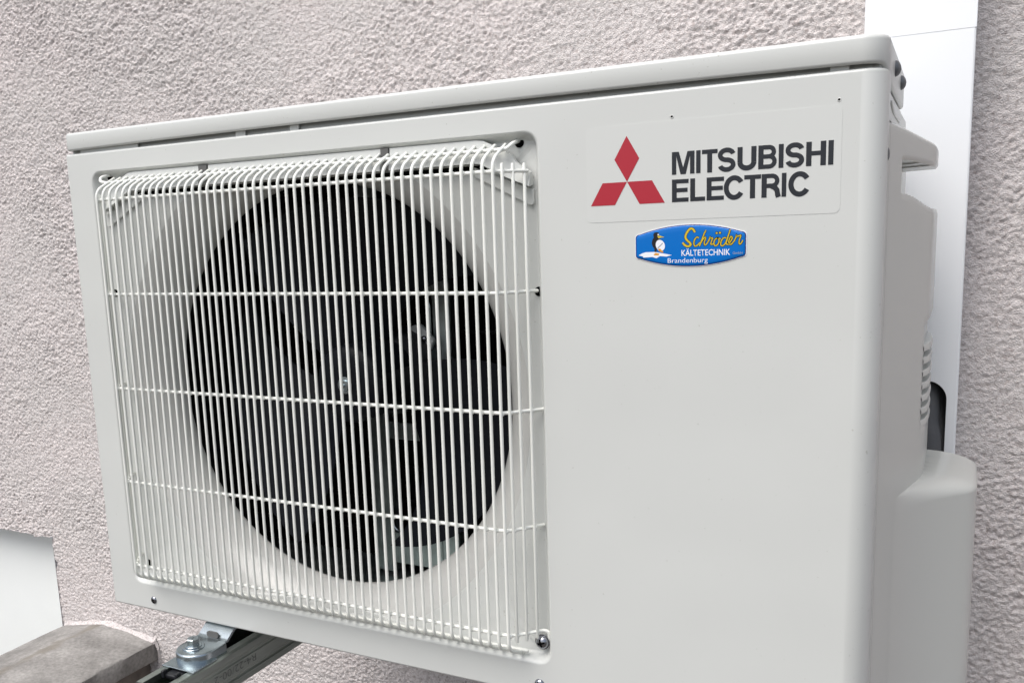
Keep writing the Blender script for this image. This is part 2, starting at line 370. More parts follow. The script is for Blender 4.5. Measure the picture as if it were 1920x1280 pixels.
# ================================================================== WHITE CABLE DUCT on the wall
cd = thing('cable_duct', (.8025, WY, -1.0), 'tall white plastic pipe duct on the plaster wall behind the outdoor unit', 'cable duct')
DY = 0.338; DX0, DX1 = .7537, .8514
hole = rrect(.795, .8412, .120, .2385, .019, 8)
def duct_lower():
    zt = .577; zb = -1.0; g = G(); cx, cz = .818, .18
    hx0, hx1 = .795, .8415; zl, zh, r = .120, .2385, .019
    xs_ = np.unique(np.concatenate([hx0 + r * (1 - np.cos(np.linspace(0, math.pi / 2, 12))), hx1 - r * (1 - np.cos(np.linspace(0, math.pi / 2, 12)))]))
    def ht(x):
        e = max(0, (hx0 + r - x), (x - (hx1 - r))); return r - math.sqrt(max(0, r * r - e * e))
    for i in range(len(xs_) - 1):
        p, q = xs_[i], xs_[i + 1]
        for (e0, e1, zc) in ((zh - ht(p), zh - ht(q), cz + .10), (zl + ht(p), zl + ht(q), cz - .10)):
            g.add([(p, DY, e0), (q, DY, e1), (q, DY, zc), (p, DY, zc), (p, DY + .002, e0), (q, DY + .002, e1)], [(0, 1, 2, 3), (0, 4, 5, 1)])
    for (p, q) in ((DX0 + .002, hx0), (hx1, DX1 - .002)): g.add([(p, DY, cz - .10), (q, DY, cz - .10), (q, DY, cz + .10), (p, DY, cz + .10)], [(0, 1, 2, 3)])
    for p in (hx0, hx1): g.add([(p, DY, zl + r), (p, DY + .002, zl + r), (p, DY + .002, zh - r), (p, DY, zh - r)], [(0, 1, 2, 3)])
    for (za, zc) in ((zb, cz - .10), (cz + .10, zt)):
        g.add([(DX0 + .002, DY, za), (DX1 - .002, DY, za), (DX1 - .002, DY, zc), (DX0 + .002, DY, zc)], [(0, 1, 2, 3)])
    for sx, s in ((DX0, 1), (DX1, -1)):      # rounded edges and sides
        pr = [(sx + s * .002, DY), (sx + s * .0006, DY + .0006), (sx, DY + .002), (sx, WY + .002)]
        for k in range(3):
            (ax, ay), (bx, by) = pr[k], pr[k + 1]
            g.add([(ax, ay, zb), (bx, by, zb), (bx, by, zt), (ax, ay, zt)], [(0, 1, 2, 3)])
    g.add([(DX0, DY, zt), (DX1, DY, zt), (DX1, WY, zt), (DX0, WY, zt)], [(0, 1, 2, 3)])
    return g
duct_lower().obj('lower_cover', DUCTM, cd, smooth=False)
G().box(DX0 - .0002, DX1 + .0002, DY - .0003, WY + .002, .5765, 2.6).obj('upper_cover', DUCTM, cd, bevel=.0006)
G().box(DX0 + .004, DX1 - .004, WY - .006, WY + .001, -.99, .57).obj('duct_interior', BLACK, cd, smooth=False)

# two foam-lagged pipes leaving the duct opening
def pipe(path, r, seed):
    P = rounded(path, .05, 10); Q = []; R = []
    for i, p in enumerate(P):
        if i < len(P) - 1:
            n_ = max(1, int((P[i + 1] - p).length / .005))
            for k in range(n_): Q.append(p.lerp(P[i + 1], k / n_))
    Q.append(P[-1])
    for i in range(len(Q)): R.append(r * (1 + .06 * math.sin(i * .55 + seed) + .03 * math.sin(i * 1.3)))
    return G().tube(Q, R, 18)
p1 = pipe([(.824, .390, .52), (.824, .372, .25), (.826, .345, .205), (.829, .330, .16), (.828, .325, .10), (.80, .30, .07)], .0100, 0).obj('insulated_pipe', FOAM)
tag(p1, 'thicker dark foam-lagged pipe in the duct opening, nearest the unit', 'pipe', 'insulated pipes leaving the duct')
p2 = pipe([(.8325, .392, .50), (.8325, .378, .235), (.8345, .360, .190), (.8355, .347, .14), (.832, .335, .08), (.80, .31, .05)], .0072, 2).obj('insulated_pipe', FOAM)
tag(p2, 'thinner dark foam-lagged pipe against the right edge of the duct opening', 'pipe', 'insulated pipes leaving the duct')

# ================================================================== THE OUTDOOR UNIT
U = thing('outdoor_unit', (.40, .14, 0.0), 'large ivory air conditioning outdoor unit with white wire fan grille', 'air conditioner')
FC = (.292, .2540)                                   # fan axis
RT, RB_, YF, YT = .2035, .2375, .010, .052
def lipY(t): return t * t * (3 - 2 * t)
def bellY(r):
    if r >= RB_: return YF + .0005
    u = (RB_ - r) / (RB_ - RT); return YF + .0005 + (YT - YF) * (.32 * u + .68 * (1 - math.sqrt(max(0, 1 - u * u))))
def panel():
    out_in = rrect(.0435, .5405, .0385, .4742, .006, 8)      # recess floor
    out_out = rrect(.0362, .5478, .0303, .4812, .013, 8)     # recess mouth
    L, Rr, B, T = .003, .782, .0025, .4985
    frame = [(L, B), (Rr, B), (Rr, T), (L, T)]
    frame2 = [(L + .002, B + .002), (Rr - .002, B + .002), (Rr - .002, T - .002), (L + .002, T - .002)]
    cx, cz = FC
    def hit(poly, a):
        dx, dz = math.cos(a), math.sin(a); best = None
        for i in range(len(poly)):
            (ax, az), (bx, bz) = poly[i], poly[(i + 1) % len(poly)]
            ex, ez = bx - ax, bz - az; den = dx * ez - dz * ex
            if abs(den) < 1e-14: continue
            t = ((ax - cx) * ez - (az - cz) * ex) / den; u = ((ax - cx) * dz - (az - cz) * dx) / den
            if t > 0 and -1e-7 <= u <= 1 + 1e-7: best = t if best is None else max(best, t)
        return best
    angs = [2 * math.pi * k / 360 for k in range(360)]
    for poly in (out_in, out_out, frame, frame2): angs += [math.atan2(z - cz, x - cx) % (2 * math.pi) for x, z in poly]
    angs = sorted(set(round(a_, 6) for a_ in angs))
    bell = G(); face = G(); NB = 14; NL = 6
    bv = []; fv = []
    rows_b = 0; rows_f = 0
    for a_ in angs:
        dx, dz = math.cos(a_), math.sin(a_)
        ri = hit(out_in, a_); ro = hit(out_out, a_); rf = hit(frame, a_)
        rb = min(RB_, ri - .0005)
        col = [(RT + .0012, .0575), (RT + .0003, .0550)]
        for k in range(NB + 1):
            t = (k / NB) ** 1.6; r = RT + (rb - RT) * t; col.append((r, bellY(r)))
        rows_b = len(col); bv += [(cx + dx * r, y, cz + dz * r) for r, y in col]
        y_in = bellY(rb)
        col = [(rb - .0002, y_in + .0002), (rb + .0012, YF if rb >= RB_ - 1e-6 else y_in - .001), (ri, YF if rb >= RB_ - 1e-6 else min(YF, y_in - .001))]
        yb = col[-1][1]
        for k in range(1, NL + 1):
            t = k / NL; col.append((ri + (ro - ri) * t, yb * (1 - lipY(t))))
        col.append((ro + .0008, 0)); col.append((ro + .0030, 0)); col.append((hit(frame2, a_), 0)); col.append((rf, 0)); rows_f = len(col)
        fv += [(cx + dx * r, y, cz + dz * r) for r, y in col]
    n = len(angs)
    bf = [(i * rows_b + j, i * rows_b + j + 1, ((i + 1) % n) * rows_b + j + 1, ((i + 1) % n) * rows_b + j) for i in range(n) for j in range(rows_b - 1)]
    ff = [(i * rows_f + j, i * rows_f + j + 1, ((i + 1) % n) * rows_f + j + 1, ((i + 1) % n) * rows_f + j) for i in range(n) for j in range(rows_f - 1)]
    bell.add(bv, bf); face.add(fv, ff)
    # rounded right corner, left edge, top and bottom flanges
    def strip(pts, za, zb, zt_bevel=True):
        for k in range(len(pts) - 1):
            (ax, ay), (bx, by) = pts[k], pts[k + 1]
            face.add([(ax, ay, za), (bx, by, za), (bx, by, zb), (ax, ay, zb)], [(0, 1, 2, 3)])
            nxl = 4
            for m_ in range(nxl):              # top and bottom rounding
                t0, t1 = m_ / nxl * math.pi / 2, (m_ + 1) / nxl * math.pi / 2; r = .0025
                for (z_, s) in ((zb, 1), (za, -1)):
                    def off(px, py, t):
                        nxv = OFF(px, py); return (px - nxv[0] * r * (1 - math.cos(t)), py - nxv[1] * r * (1 - math.cos(t)), z_ + s * r * math.sin(t))
                    face.add([off(ax, ay, t0), off(bx, by, t0), off(bx, by, t1), off(ax, ay, t1)], [(0, 1, 2, 3)])
    CR = .0165
    def OFF(px, py):
        if px > Rr: v = Vector((px - Rr, py - CR)) if py < CR else Vector((1, 0)); return v.normalized()
        if px < L: v = Vector((px - L, py - .003)) if py < .003 else Vector((-1, 0)); return v.normalized()
        return Vector((0, -1))
    right = [(Rr, 0)] + [(Rr + CR * math.sin(t), CR - CR * math.cos(t)) for t in [math.pi / 2 * k / 12 for k in range(1, 13)]] + [(Rr + CR, .031)]
    right[-1] = (Rr + CR - .0004, .031)
    left = [(L, 0), (L - .0015, .0004), (L - .0026, .0015), (L - .003, .003), (L - .003, .04)]
    strip(right, B, T); strip(left, B, T)
    xs_ = np.linspace(L, Rr, 9)
    strip([(x, 0.0) for x in xs_], B, B); strip([(x, 0.0) for x in xs_], T, T)
    # returned flanges behind the top and bottom edge
    face.add([(L, .0025, T + .0025), (Rr + .008, .0035, T + .0025), (Rr + .008, .0060, T + .0031), (L, .0060, T + .0031)], [(0, 1, 2, 3)])
    face.add([(L + .002, .0060, T + .0031), (Rr + .006, .0060, T + .0031), (Rr + .006, .0085, T + .0095), (L + .002, .0085, T + .0095)], [(0, 1, 2, 3)])
    face.add([(L, .0025, B - .0025), (Rr + .013, .0055, B - .0025), (Rr + .013, .04, B - .0025), (L, .04, B - .0025)], [(0, 1, 2, 3)])
    return face, bell
face, bell = panel()
fp = face.obj('front_panel', PAINT, U, weld=2e-6, angle=32)
bell.obj('bell_mouth', BELLM, U, weld=2e-6, angle=60)

# casing behind the panel
G().box(.0005, .0025, .003, .285, 0, .500).obj('left_side_panel', PAINT, U, smooth=False)
G().box(.003, .792, .283, .285, .001, .500).obj('back_panel', PAINT, U, smooth=False)
G().box(.003, .794, .012, .283, -.0005, .0015).obj('base_pan', GALV, U, smooth=False)
G().box(.003, .7935, .0085, .0105, .498, .5085).obj('upper_rail', PAINT, U, smooth=False)
G().box(.7935, .7965, .033, .284, .0, .4905).obj('right_side_panel', PAINT, U, bevel=.0006)
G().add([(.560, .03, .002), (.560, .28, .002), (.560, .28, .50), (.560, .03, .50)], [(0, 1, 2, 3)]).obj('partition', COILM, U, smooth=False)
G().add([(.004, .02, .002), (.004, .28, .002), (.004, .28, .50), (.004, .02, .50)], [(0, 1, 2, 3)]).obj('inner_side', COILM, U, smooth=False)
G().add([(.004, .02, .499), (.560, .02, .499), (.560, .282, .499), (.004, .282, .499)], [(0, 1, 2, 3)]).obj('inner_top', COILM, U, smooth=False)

# lid: rounded outline swept with a lip; the right side hangs lower as a skirt
def lid():
    X0, X1, Y0, Y1 = .0035, .7982, -.0015, .285
    path = []
    def arc(cx, cy, r, a0, a1, n):
        for k in range(n + 1):
            a_ = math.radians(a0 + (a1 - a0) * k / n); path.append((cx + r * math.cos(a_), cy + r * math.sin(a_), math.cos(a_), math.sin(a_)))
    arc(X0 + .005, Y0 + .005, .005, 180, 270, 6)
    for x in (.03, .06, .1, .15, .2, .25, .3, .35, .4, .45, .5, .55, .6, .65, .7, .74, .765): path.append((x, Y0, 0, -1))
    arc(X1 - .017, Y0 + .017, .017, 270, 360, 14)
    for y in (.03, .08, .13, .18): path.append((X1, y, 1, 0))
    arc(X1 - .012, Y1 - .09, .012, 0, 70, 6)
    path.append((X1 - .012, Y1, 1, 0)); path.append((X0, Y1, -1, 0))
    vs = []; fs = []
    for (x, y, nx_, ny_) in path:
        # lower edge: .5058 along the front, dropping to .4895 on the right side
        t = min(1, max(0, (y - .004) / .016)) if x > .77 else 0
        zb = (lambda e_: e_ - (e_ - .4930) * lipY(t))(.5030 + .0028 * math.sin(math.pi * min(1, max(0, (x + .03) / .83))) ** .6)
        prof = [(-.004, zb + .0002), (-.0022, zb), (-.0006, zb + .0006), (0, zb + .0022), (0, .5190)]
        for k in range(1, 7):
            a_ = math.pi / 2 * k / 6; prof.append((-.0034 * (1 - math.cos(a_)), .5190 + .0034 * math.sin(a_)))
        prof.append((-.012, .5226)); prof.append((-.016, .5218))
        m_ = len(prof); vs += [(x + nx_ * o, y + ny_ * o, z) for o, z in prof]
    n = len(path)
    for i in range(n):
        for j in range(m_ - 1): fs.append((i * m_ + j, ((i + 1) % n) * m_ + j, ((i + 1) % n) * m_ + j + 1, i * m_ + j + 1))
    fs.append(tuple(i * m_ + m_ - 1 for i in range(n)))
    return G().add(vs, fs)
lid().obj('top_lid', PAINT, U, angle=50)
for xx, ww in ((.020, .085), (.235, .012), (.300, .01), (.762, .012)): G().box(xx, xx + ww, .0035, .0052, .5008, .5062).obj('lid_clip', PAINT, U, smooth=False)

# screw heads
def screw(center, r, h, axis, sign, m, parent, slot='cross', name='screw', rot=0.3):
    g = G(); prof = [(r * math.cos(t), h * math.sin(t)) for t in [math.radians(a_) for a_ in (0, 14, 28, 42, 56, 70, 82, 89)]]
    g.lathe(prof, center, axis, 24, sign); o = g.obj(name, m, parent, angle=50)
    s = G(); w_ = r * .13
    for q in ((rot, rot + math.pi / 2) if slot == 'cross' else (rot,)):
        ca, sa = math.cos(q), math.sin(q); vs = []; LL = .62 if slot == 'cross' else .93
        for k in range(13):
            u = r * LL * (k / 6 - 1); hh = h * math.sqrt(max(0, 1 - (u / r) ** 2 - (w_ / r) ** 2)) + .00012
            for v in (-w_, w_):
                p, p2 = u * ca - v * sa, u * sa + v * ca
                vs.append((center[0] + p, center[1] + sign * hh, center[2] + p2) if axis == 'y' else (center[0] + sign * hh, center[1] + p, center[2] + p2))
        s.add(vs, [(2 * k, 2 * k + 2, 2 * k + 3, 2 * k + 1) for k in range(12)])
    s.obj('screw_slot', BLACK, o, smooth=False); return o
screw((.0653, 0, .0129), .0042, .0022, 'y', -1, STEEL, U)
screw((.5357, 0, .0118), .0048, .0030, 'y', -1, STEEL, U)
screw((.5378, .0035, .0500), .0060, .0045, 'y', -1, STEEL, U)
G().lathe([(.0068, 0), (.0068, .0012), (.003, .0013)], (.5378, .0045, .0500), 'y', 24, -1).obj('washer', STEEL, U)
screw((.7976, .072, .5086), .0058, .0044, 'x', 1, GREYSCREW, U, 'slot', rot=1.57)
screw((.7976, .148, .5082), .0058, .0044, 'x', 1, GREYSCREW, U, 'slot', rot=1.57)
screw((.7978, .0235, .4460), .0045, .0016, 'x', 1, GREYSCREW, U, 'slot', rot=1.57)
# two pin holes above the label
for (x, z) in ((.6545, .4812), (.7687, .4820)):
    G().lathe([(.0014, .0001), (.0011, .0003), (.0009, .0001)], (x, 0, z), 'y', 14, -1).obj('pin_hole', PAINT, U)
    G().lathe([(.0008, .0001), (.0007, .00035)], (x - .0001, 0, z + .0003), 'y', 12, -1).obj('pin_hole_void', BLACK, U)

# ---- hood plates along the top of the recess
def mirror(p): return [(2 * .292 - x, z) for x, z in p][::-1]
def hood():
    g = G()
    def seg(pts_top, pts_bot, yt, ym, yb):
        vs = []; n = len(pts_top)
        for i in range(n):
            (xt, zt), (xb, zb) = pts_top[i], pts_bot[i]; xm, zm = xt + (xb - xt) * .45, zt + (zb - zt) * .45
            vs += [(xt, yt + .004, zt), (xt, yt, zt), (xm, ym, zm), (xb, yb, zb), (xb, yb + .002, zb - .0003), (xb, .012, zb + .002)]
        fs = [(6 * i + j, 6 * i + 6 + j, 6 * i + 7 + j, 6 * i + 1 + j) for i in range(n - 1) for j in range(5)]
        fs += [(0, 1, 2, 3, 4, 5), tuple(6 * (n - 1) + j for j in (5, 4, 3, 2, 1, 0))]; g.add(vs, fs)
    yt, ym, yb = .0030, .0022, -.0002
    mid = [(.1975, .4776), (.30, .4776), (.3975, .4776)]; seg(mid, [(x, .4590) for x, z in mid], yt, ym, yb)
    rt = [(.4068, .4776), (.45, .4776), (.4900, .4776), (.4975, .4766), (.5040, .4735), (.5225, .4640), (.5255, .4590), (.5290, .4560), (.5385, .4495)]
    rb = [(.4068, .4590), (.45, .4590), (.4905, .4590), (.4950, .4583), (.4990, .4565), (.5120, .4500), (.5160, .4479), (.5200, .4459), (.5385, .4385)]
    seg(rt, rb, yt, ym, yb)
    lt = [(2 * .292 - x, z) for x, z in rt][::-1]; lb = [(2 * .292 - x, z) for x, z in rb][::-1]
    lt[-1] = (.1855, .4776); lb[-1] = (.1855, .4590)
    seg(lt, lb, yt, ym, yb)
    return g
hood().obj('hood_plate', PAINT, U, angle=25)
arm = [(.486, .4565), (.5395, .4360), (.5395, .4260), (.5385, .4240), (.5360, .4236), (.486, .4490)]
G().prism(arm, .0070, .0105).obj('corner_plate', PAINT, U, bevel=.0006)
G().prism(mirror(arm), .0070, .0105).obj('corner_plate', PAINT, U, bevel=.0006)
G().prism([(.084, .4522), (.499, .4522), (.494, .4578), (.090, .4578)], .0092, .0120).obj('hood_gap_shade', BLACK, U, smooth=False)  # black strip paints in the shade of the slit below the hood
G().box(.1862, .1968, .0015, .0100, .470, .4776).obj('hood_notch', SEAMM, U, smooth=False)
G().box(.3982, .4062, .0015, .0100, .470, .4776).obj('hood_notch', SEAMM, U, smooth=False)
for (x, z) in ((.5268, .4735), (.0540, .4745), (.5408, .3540), (.0432, .354)):
    G().lathe([(.0040, 0), (.0040, .0006), (.0001, .0006)], (x, YF - .0001, z), 'y', 20, -1).obj('hook_hole', BLACK, U)
G().box(.0500, .0540, .0085, .0098, .0470, .0550).obj('corner_slot', BLACK, U, smooth=False)

# ---- the wire grille: 49 long bent wires, 6 side wires, cross wires, top and bottom rods
GR = G().tube(rounded([(.5265, .010, .4752), (.5250, -.0005, .4722), (.5215, -.0035, .4682), (.5130, -.0035, .4680), (.0620, -.0035, .4680), (.0535, -.0035, .4700), (.0515, -.0005, .4745), (.0560, .006, .4765)], .005, 5), .0016, 10).obj('grille', WIREM, U)
GR['label'] = 'white plastic-coated wire grille bent back at the top and bottom'
mainpath = rounded([(0, .0015, .4722), (0, -.0226, .4590), (0, -.0226, .0500), (0, .0042, .0360)], .008, 6)
first = None; X_A, X_B = .0684, .5182; NW = 49
for i in range(NW):
    x = X_A + (X_B - X_A) * i / (NW - 1)
    if first is None: first = G().tube(mainpath, .00142, 10).obj('wire', WIREM, GR); o = first
    else: o = dup(first, parent=GR)
    o.location = (x + random.uniform(-.00012, .00012), random.uniform(-.00008, .00008), random.uniform(-.0003, .0003))
sw = None
for X, Y in ((.5232, -.0165), (.5292, -.0095), (.5358, -.0020), (.0625, -.0165), (.0565, -.0095), (.0500, -.0020)):
    if sw is None: sw = G().tube([(0, 0, .4555), (0, 0, .35), (0, 0, .2), (0, 0, .0560)], .00142, 10).obj('wire', WIREM, GR); o = sw
    else: o = dup(sw, parent=GR)
    o.location = (X, Y, 0)
beads = G()
def bead(x, y, z, rx=.0024, ry=.0018, rz=.0024):
    vs = []; fs = []; n, m_ = 8, 5
    for j in range(m_):
        ph = math.pi * j / (m_ - 1)
        for k in range(n):
            a_ = 2 * math.pi * k / n; vs.append((x + rx * math.sin(ph) * math.cos(a_), y + ry * math.cos(ph), z + rz * math.sin(ph) * math.sin(a_)))
    fs = [(j * n + k, j * n + (k + 1) % n, (j + 1) * n + (k + 1) % n, (j + 1) * n + k) for j in range(m_ - 1) for k in range(n)]
    beads.add(vs, fs)
for z in (.4503, .3548, .2564, .1554, .0617):
    le, re = (.0440, .5400)
    if z == .2564: re = .5435
    tip = .0075 if z != .4503 else .001
    if z == .0617: tail = [(.5395, .0035, z - .0005), (.5435, .0050, z - .002), (.5440, .0060, z - .013)]
    elif z == .4503: tail = [(.5378, -.0005, z)]
    else: tail = [(re, tip, z)]
    G().tube(rounded([(le, tip, z), (.0655, -.0195, z), (.5190, -.0195, z)] + tail, .008, 6), .00155, 10).obj('cross_wire', WIREM, GR)
    for i in range(NW): bead(X_A + (X_B - X_A) * i / (NW - 1), -.0208, z)
    for X, Y in ((.5232, -.0165), (.5292, -.0095), (.5358, -.0020), (.0625, -.0165), (.0565, -.0095), (.0500, -.0020)): bead(X, Y + .001, z)
for i in range(NW): bead(X_A + (X_B - X_A) * i / (NW - 1), -.0047, .4682, .0023, .0021, .0023)
G().tube([(.0640, .0028, .0392), (.5235, .0028, .0392)], .0016, 10).obj('cross_wire', WIREM, GR)
bo = beads.obj('coating_bead', WIREM, GR, angle=180); bo['kind'] = 'stuff'

# ---- fan, motor and what shows behind it
FAN = G(); cx, cz = FC
FAN.lathe([(.040, -.075), (.041, -.004), (.038, .0), (.030, .003), (.016, .004), (.001, .004)], (cx, .078, cz), 'y', 40, -1)
fan = FAN.obj('fan', FANM, U, angle=40)
def blade(a0):
    g = G(); vs = []; fs = []; n, m_ = 14, 16
    for i in range(n + 1):
        r = .038 + (.190 - .038) * i / n; span = math.radians(62 + 34 * i / n); sw_ = math.radians(-24) * (i / n) ** 1.5
        for j in range(m_ + 1):
            t = j / m_; a_ = a0 + sw_ + span * (t - .5) - .0; y = .079 + .062 * (1 - t) + .006 * math.sin(math.pi * t) - .012 * (i / n)
            vs.append((cx + r * math.cos(a_), y, cz + r * math.sin(a_)))
    w_ = m_ + 1
    fs = [(i * w_ + j, (i + 1) * w_ + j, (i + 1) * w_ + j + 1, i * w_ + j + 1) for i in range(n) for j in range(m_)]
    nb = len(vs); vs2 = [(x, y + .0022, z) for x, y, z in vs]; fs2 = [tuple(k + nb for k in f[::-1]) for f in fs]
    rim = [i for i in range(w_)] + [(i + 1) * w_ + m_ for i in range(n)] + [n * w_ + j for j in range(m_ - 1, -1, -1)] + [i * w_ for i in range(n - 1, 0, -1)]
    fr = [(rim[k], rim[(k + 1) % len(rim)], rim[(k + 1) % len(rim)] + nb, rim[k] + nb) for k in range(len(rim))]
    return G().add(vs + vs2, fs + fs2 + fr)
for a0 in (math.radians(104), math.radians(224), math.radians(344)): blade(a0).obj('blade', FANM, fan, angle=60)
hb = G().lathe([(.0088, 0), (.0088, .0010), (.0078, .0012), (.0062, .0012), (.0060, .0040), (.0046, .0042), (.0040, .0028), (.0018, .0028), (.0015, .0044), (.0003, .0046)], (cx, .0735, cz), 'y', 6 * 4, -1).obj('hub_nut', ZINC, fan, angle=30)
ms = G()
for (xa, xb) in ((.236, .262), (.330, .352)):
    ms.box(xa, xb, .190, .192, .006, .478); ms.box(xa, xa + .002, .192, .212, .006, .478); ms.box(xb - .002, xb, .192, .212, .006, .478)
ms.box(.262, .330, .1895, .1925, .338, .352); ms.box(.262, .330, .1895, .1925, .018, .056); ms.box(.262, .330, .1895, .1925, .170, .190)
ms.obj('motor_stand', GALV, U, bevel=.0008)
G().tube(rounded([(.264, .1888, .30), (.264, .1888, .058), (.328, .1888, .058), (.328, .1888, .334), (.264, .1888, .334)], .012, 6), .0012, 6).obj('stand_edge', ZINC, U)
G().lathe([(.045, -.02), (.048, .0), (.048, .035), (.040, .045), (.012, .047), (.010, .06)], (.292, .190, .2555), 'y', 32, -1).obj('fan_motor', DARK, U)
mb_ = [(.262, .291), (.292, .293), (.312, .305), (.322, .3065), (.332, .297), (.339, .289), (.334, .278), (.322, .274), (.302, .273), (.288, .2700), (.262, .272)]
G().prism(mb_, .176, .182).obj('motor_bracket', CAST, U, bevel=.0015)
screw((.3265, .176, .2900), .0042, .003, 'y', -1, STEEL, U, name='bracket_screw')
# condenser coil: rows of dark fins behind the fan
cf = G()
for i in range(150):
    x = .010 + i * .0036; cf.box(x, x + .0006, .236, .262, .004, .496)
cf.box(.006, .555, .262, .264, .004, .496)
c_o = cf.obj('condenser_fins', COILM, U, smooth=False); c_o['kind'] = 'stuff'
cp = None
for i in range(11):
    if cp is None: cp = G().tube([(.008, .233, 0), (.28, .233, 0), (.552, .233, 0)], .0030, 8).obj('coil_tube', COILM, U); o = cp
    else: o = dup(cp)
    o.location = (0, 0, .040 + .042 * i)

# ---- plastic service cover on the right side, with the grip notch, vent ribs and valve bulge
def cover():
    ys = np.unique(np.concatenate([np.linspace(.031, .06, 6), np.linspace(.06, .12, 22), np.linspace(.12, .26, 36), np.linspace(.26, .284, 9)]))
    zs_ = np.unique(np.concatenate([np.linspace(-.02, .12, 8), np.linspace(.12, .155, 10), np.linspace(.155, .192, 70), np.linspace(.20, .40, 40), np.linspace(.40, .472, 80)]))
    def smooth(t): t = min(1, max(0, t)); return t * t * (3 - 2 * t)
    def A(y):
        q = (.7965 + .214 * (y - .031)); e = .8265 - q
        return .8265 - .5 * (e + math.sqrt(e * e + .0035 ** 2)) if e > -.02 else .8265
    def Bf(y):
        q = .7965 + .214 * (y - .031) + 3.6 * max(0, y - .078) ** 2; e = .8700 - q
        return .8700 - .5 * (e + math.sqrt(e * e + .012 ** 2))
    def X(y, z):
        x = A(y)
        # bulge over the valves
        top = .1835 - .004 * smooth((y - .10) / .18); t = (top - z) / .014
        if t > 0:
            f = math.sqrt(max(0, 1 - (1 - min(1, t)) ** 2)); x = x + max(0, Bf(y) - x) * f
        # window and rib bed on the side
        if .2290 < z < .3150 and y > .150: x = min(x, .8222)
        # grip: above z .4195 the skin falls back, with the grip bar above it
        zlow = .4205 - .011 * smooth((y - .08) / .10); zhi = .4445 - .002 * smooth((y - .08) / .10)
        if y > .074 and zlow < z < zhi: x = .7984
        if z >= zhi:                                  # grip bar, rounded on its top
            ztop = .4690 - .006 * smooth((y - .05) / .15)
            u = (z - (ztop - .010)) / .010
            if u > 0: x = .7965 + (x - .7965) * max(0, 1 - min(1, u) ** 5) ** .25
            u = (zhi + .004 - z) / .004
            if u > 0 and y > .074: x -= .0022 * u * u
            if y > .222: x = .7984
        elif z <= zlow and z > zlow - .006 and y > .074:
            u = (z - (zlow - .006)) / .006; x = .7965 + (x - .7965) * (1 - .05 * u * u)
        return x
    ny, nzz = len(ys), len(zs_); vs = [(X(y, z), y, z) for z in zs_ for y in ys]
    fs = [(j * ny + i, j * ny + i + 1, (j + 1) * ny + i + 1, (j + 1) * ny + i) for j in range(nzz - 1) for i in range(ny - 1)]
    base = len(vs)                                       # close the back at y=.284
    vs += [(.7965, .2845, z) for z in zs_]
    fs += [(j * ny + ny - 1, base + j, base + j + 1, (j + 1) * ny + ny - 1) for j in range(nzz - 1)]
    return G().add(vs, fs)
cv = mk('service_cover', *(lambda g_: (g_.v, g_.f))(cover()), PLASTIC, U, angle=42)
rib = None
for i in range(7):
    z = .2940 - .0108 * i
    g = G(); prof = []
    for k in range(9):
        a_ = math.pi * k / 8; prof.append((.210 + .0 * k, a_))
    vs = []; n = 10
    for k in range(n + 1):
        t = k / n; y = .165 + .105 * t; xo = .8226 + .0056 * math.sin(math.pi * min(1, t * 1.0)) ** .5
        vs += [(.8195, y, -.0030), (xo, y, -.0026), (xo + .0003, y, 0), (xo - .0006, y, .0028), (.8195, y, .0034)]
    fs = [(5 * k + j, 5 * k + 5 + j, 5 * k + 6 + j, 5 * k + 1 + j) for k in range(n) for j in range(4)]
    if rib is None: rib = G().add(vs, fs).obj('vent_rib', PLASTIC, U, angle=40); o = rib
    else: o = dup(rib)
    o.location = (0, 0, z)
G().add([(.7990, .0305, .0), (.7990, .0322, .0), (.7990, .0322, .470), (.7990, .0305, .470)], [(0, 1, 2, 3)]).obj('side_seam', SEAMM, U, smooth=False)
# pressed rib line in the metal side above the cover
G().tube(rounded([(.7967, .060, .4845), (.7967, .085, .4800), (.7967, .165, .4800)], .01, 4), .0011, 6).obj('pressed_rib', PAINT, U)

# ---- maker's label: thin film, three diamonds, two lines of bold capitals
LB = G().prism(rrect(.5876, .7710, .4074, .4788, .004, 5), -.00018, .0003).obj('maker_label', FILM, U, smooth=False)
def tri_logo():
    g = G(); cx_, cz_ = .6200, .4369; a_ = .0194; hx, hz = a_ * .5, a_ * math.sqrt(3) / 2
    y = -.00034
    g.flat([(cx_, cz_ + .0001), (cx_ + hx, cz_ + hz), (cx_, cz_ + 2 * hz), (cx_ - hx, cz_ + hz)], y)
    for s in (1, -1):
        g.flat([(cx_ + s * .0001, cz_), (cx_ + s * a_, cz_), (cx_ + s * (a_ + hx), cz_ - hz), (cx_ + s * hx, cz_ - hz)][::s], y)
    return g
tri_logo().obj('diamond_logo', RED, LB, smooth=False)
YI = -.00034
def arcp(cx_, cz_, rx, rz, a0, a1, n=18): return [(cx_ + rx * math.cos(math.radians(a0 + (a1 - a0) * k / n)), cz_ + rz * math.sin(math.radians(a0 + (a1 - a0) * k / n))) for k in range(n + 1)]
class L:
    k = 0
def lay(): L.k += 1; return YI - 1.0e-6 * (L.k % 12)
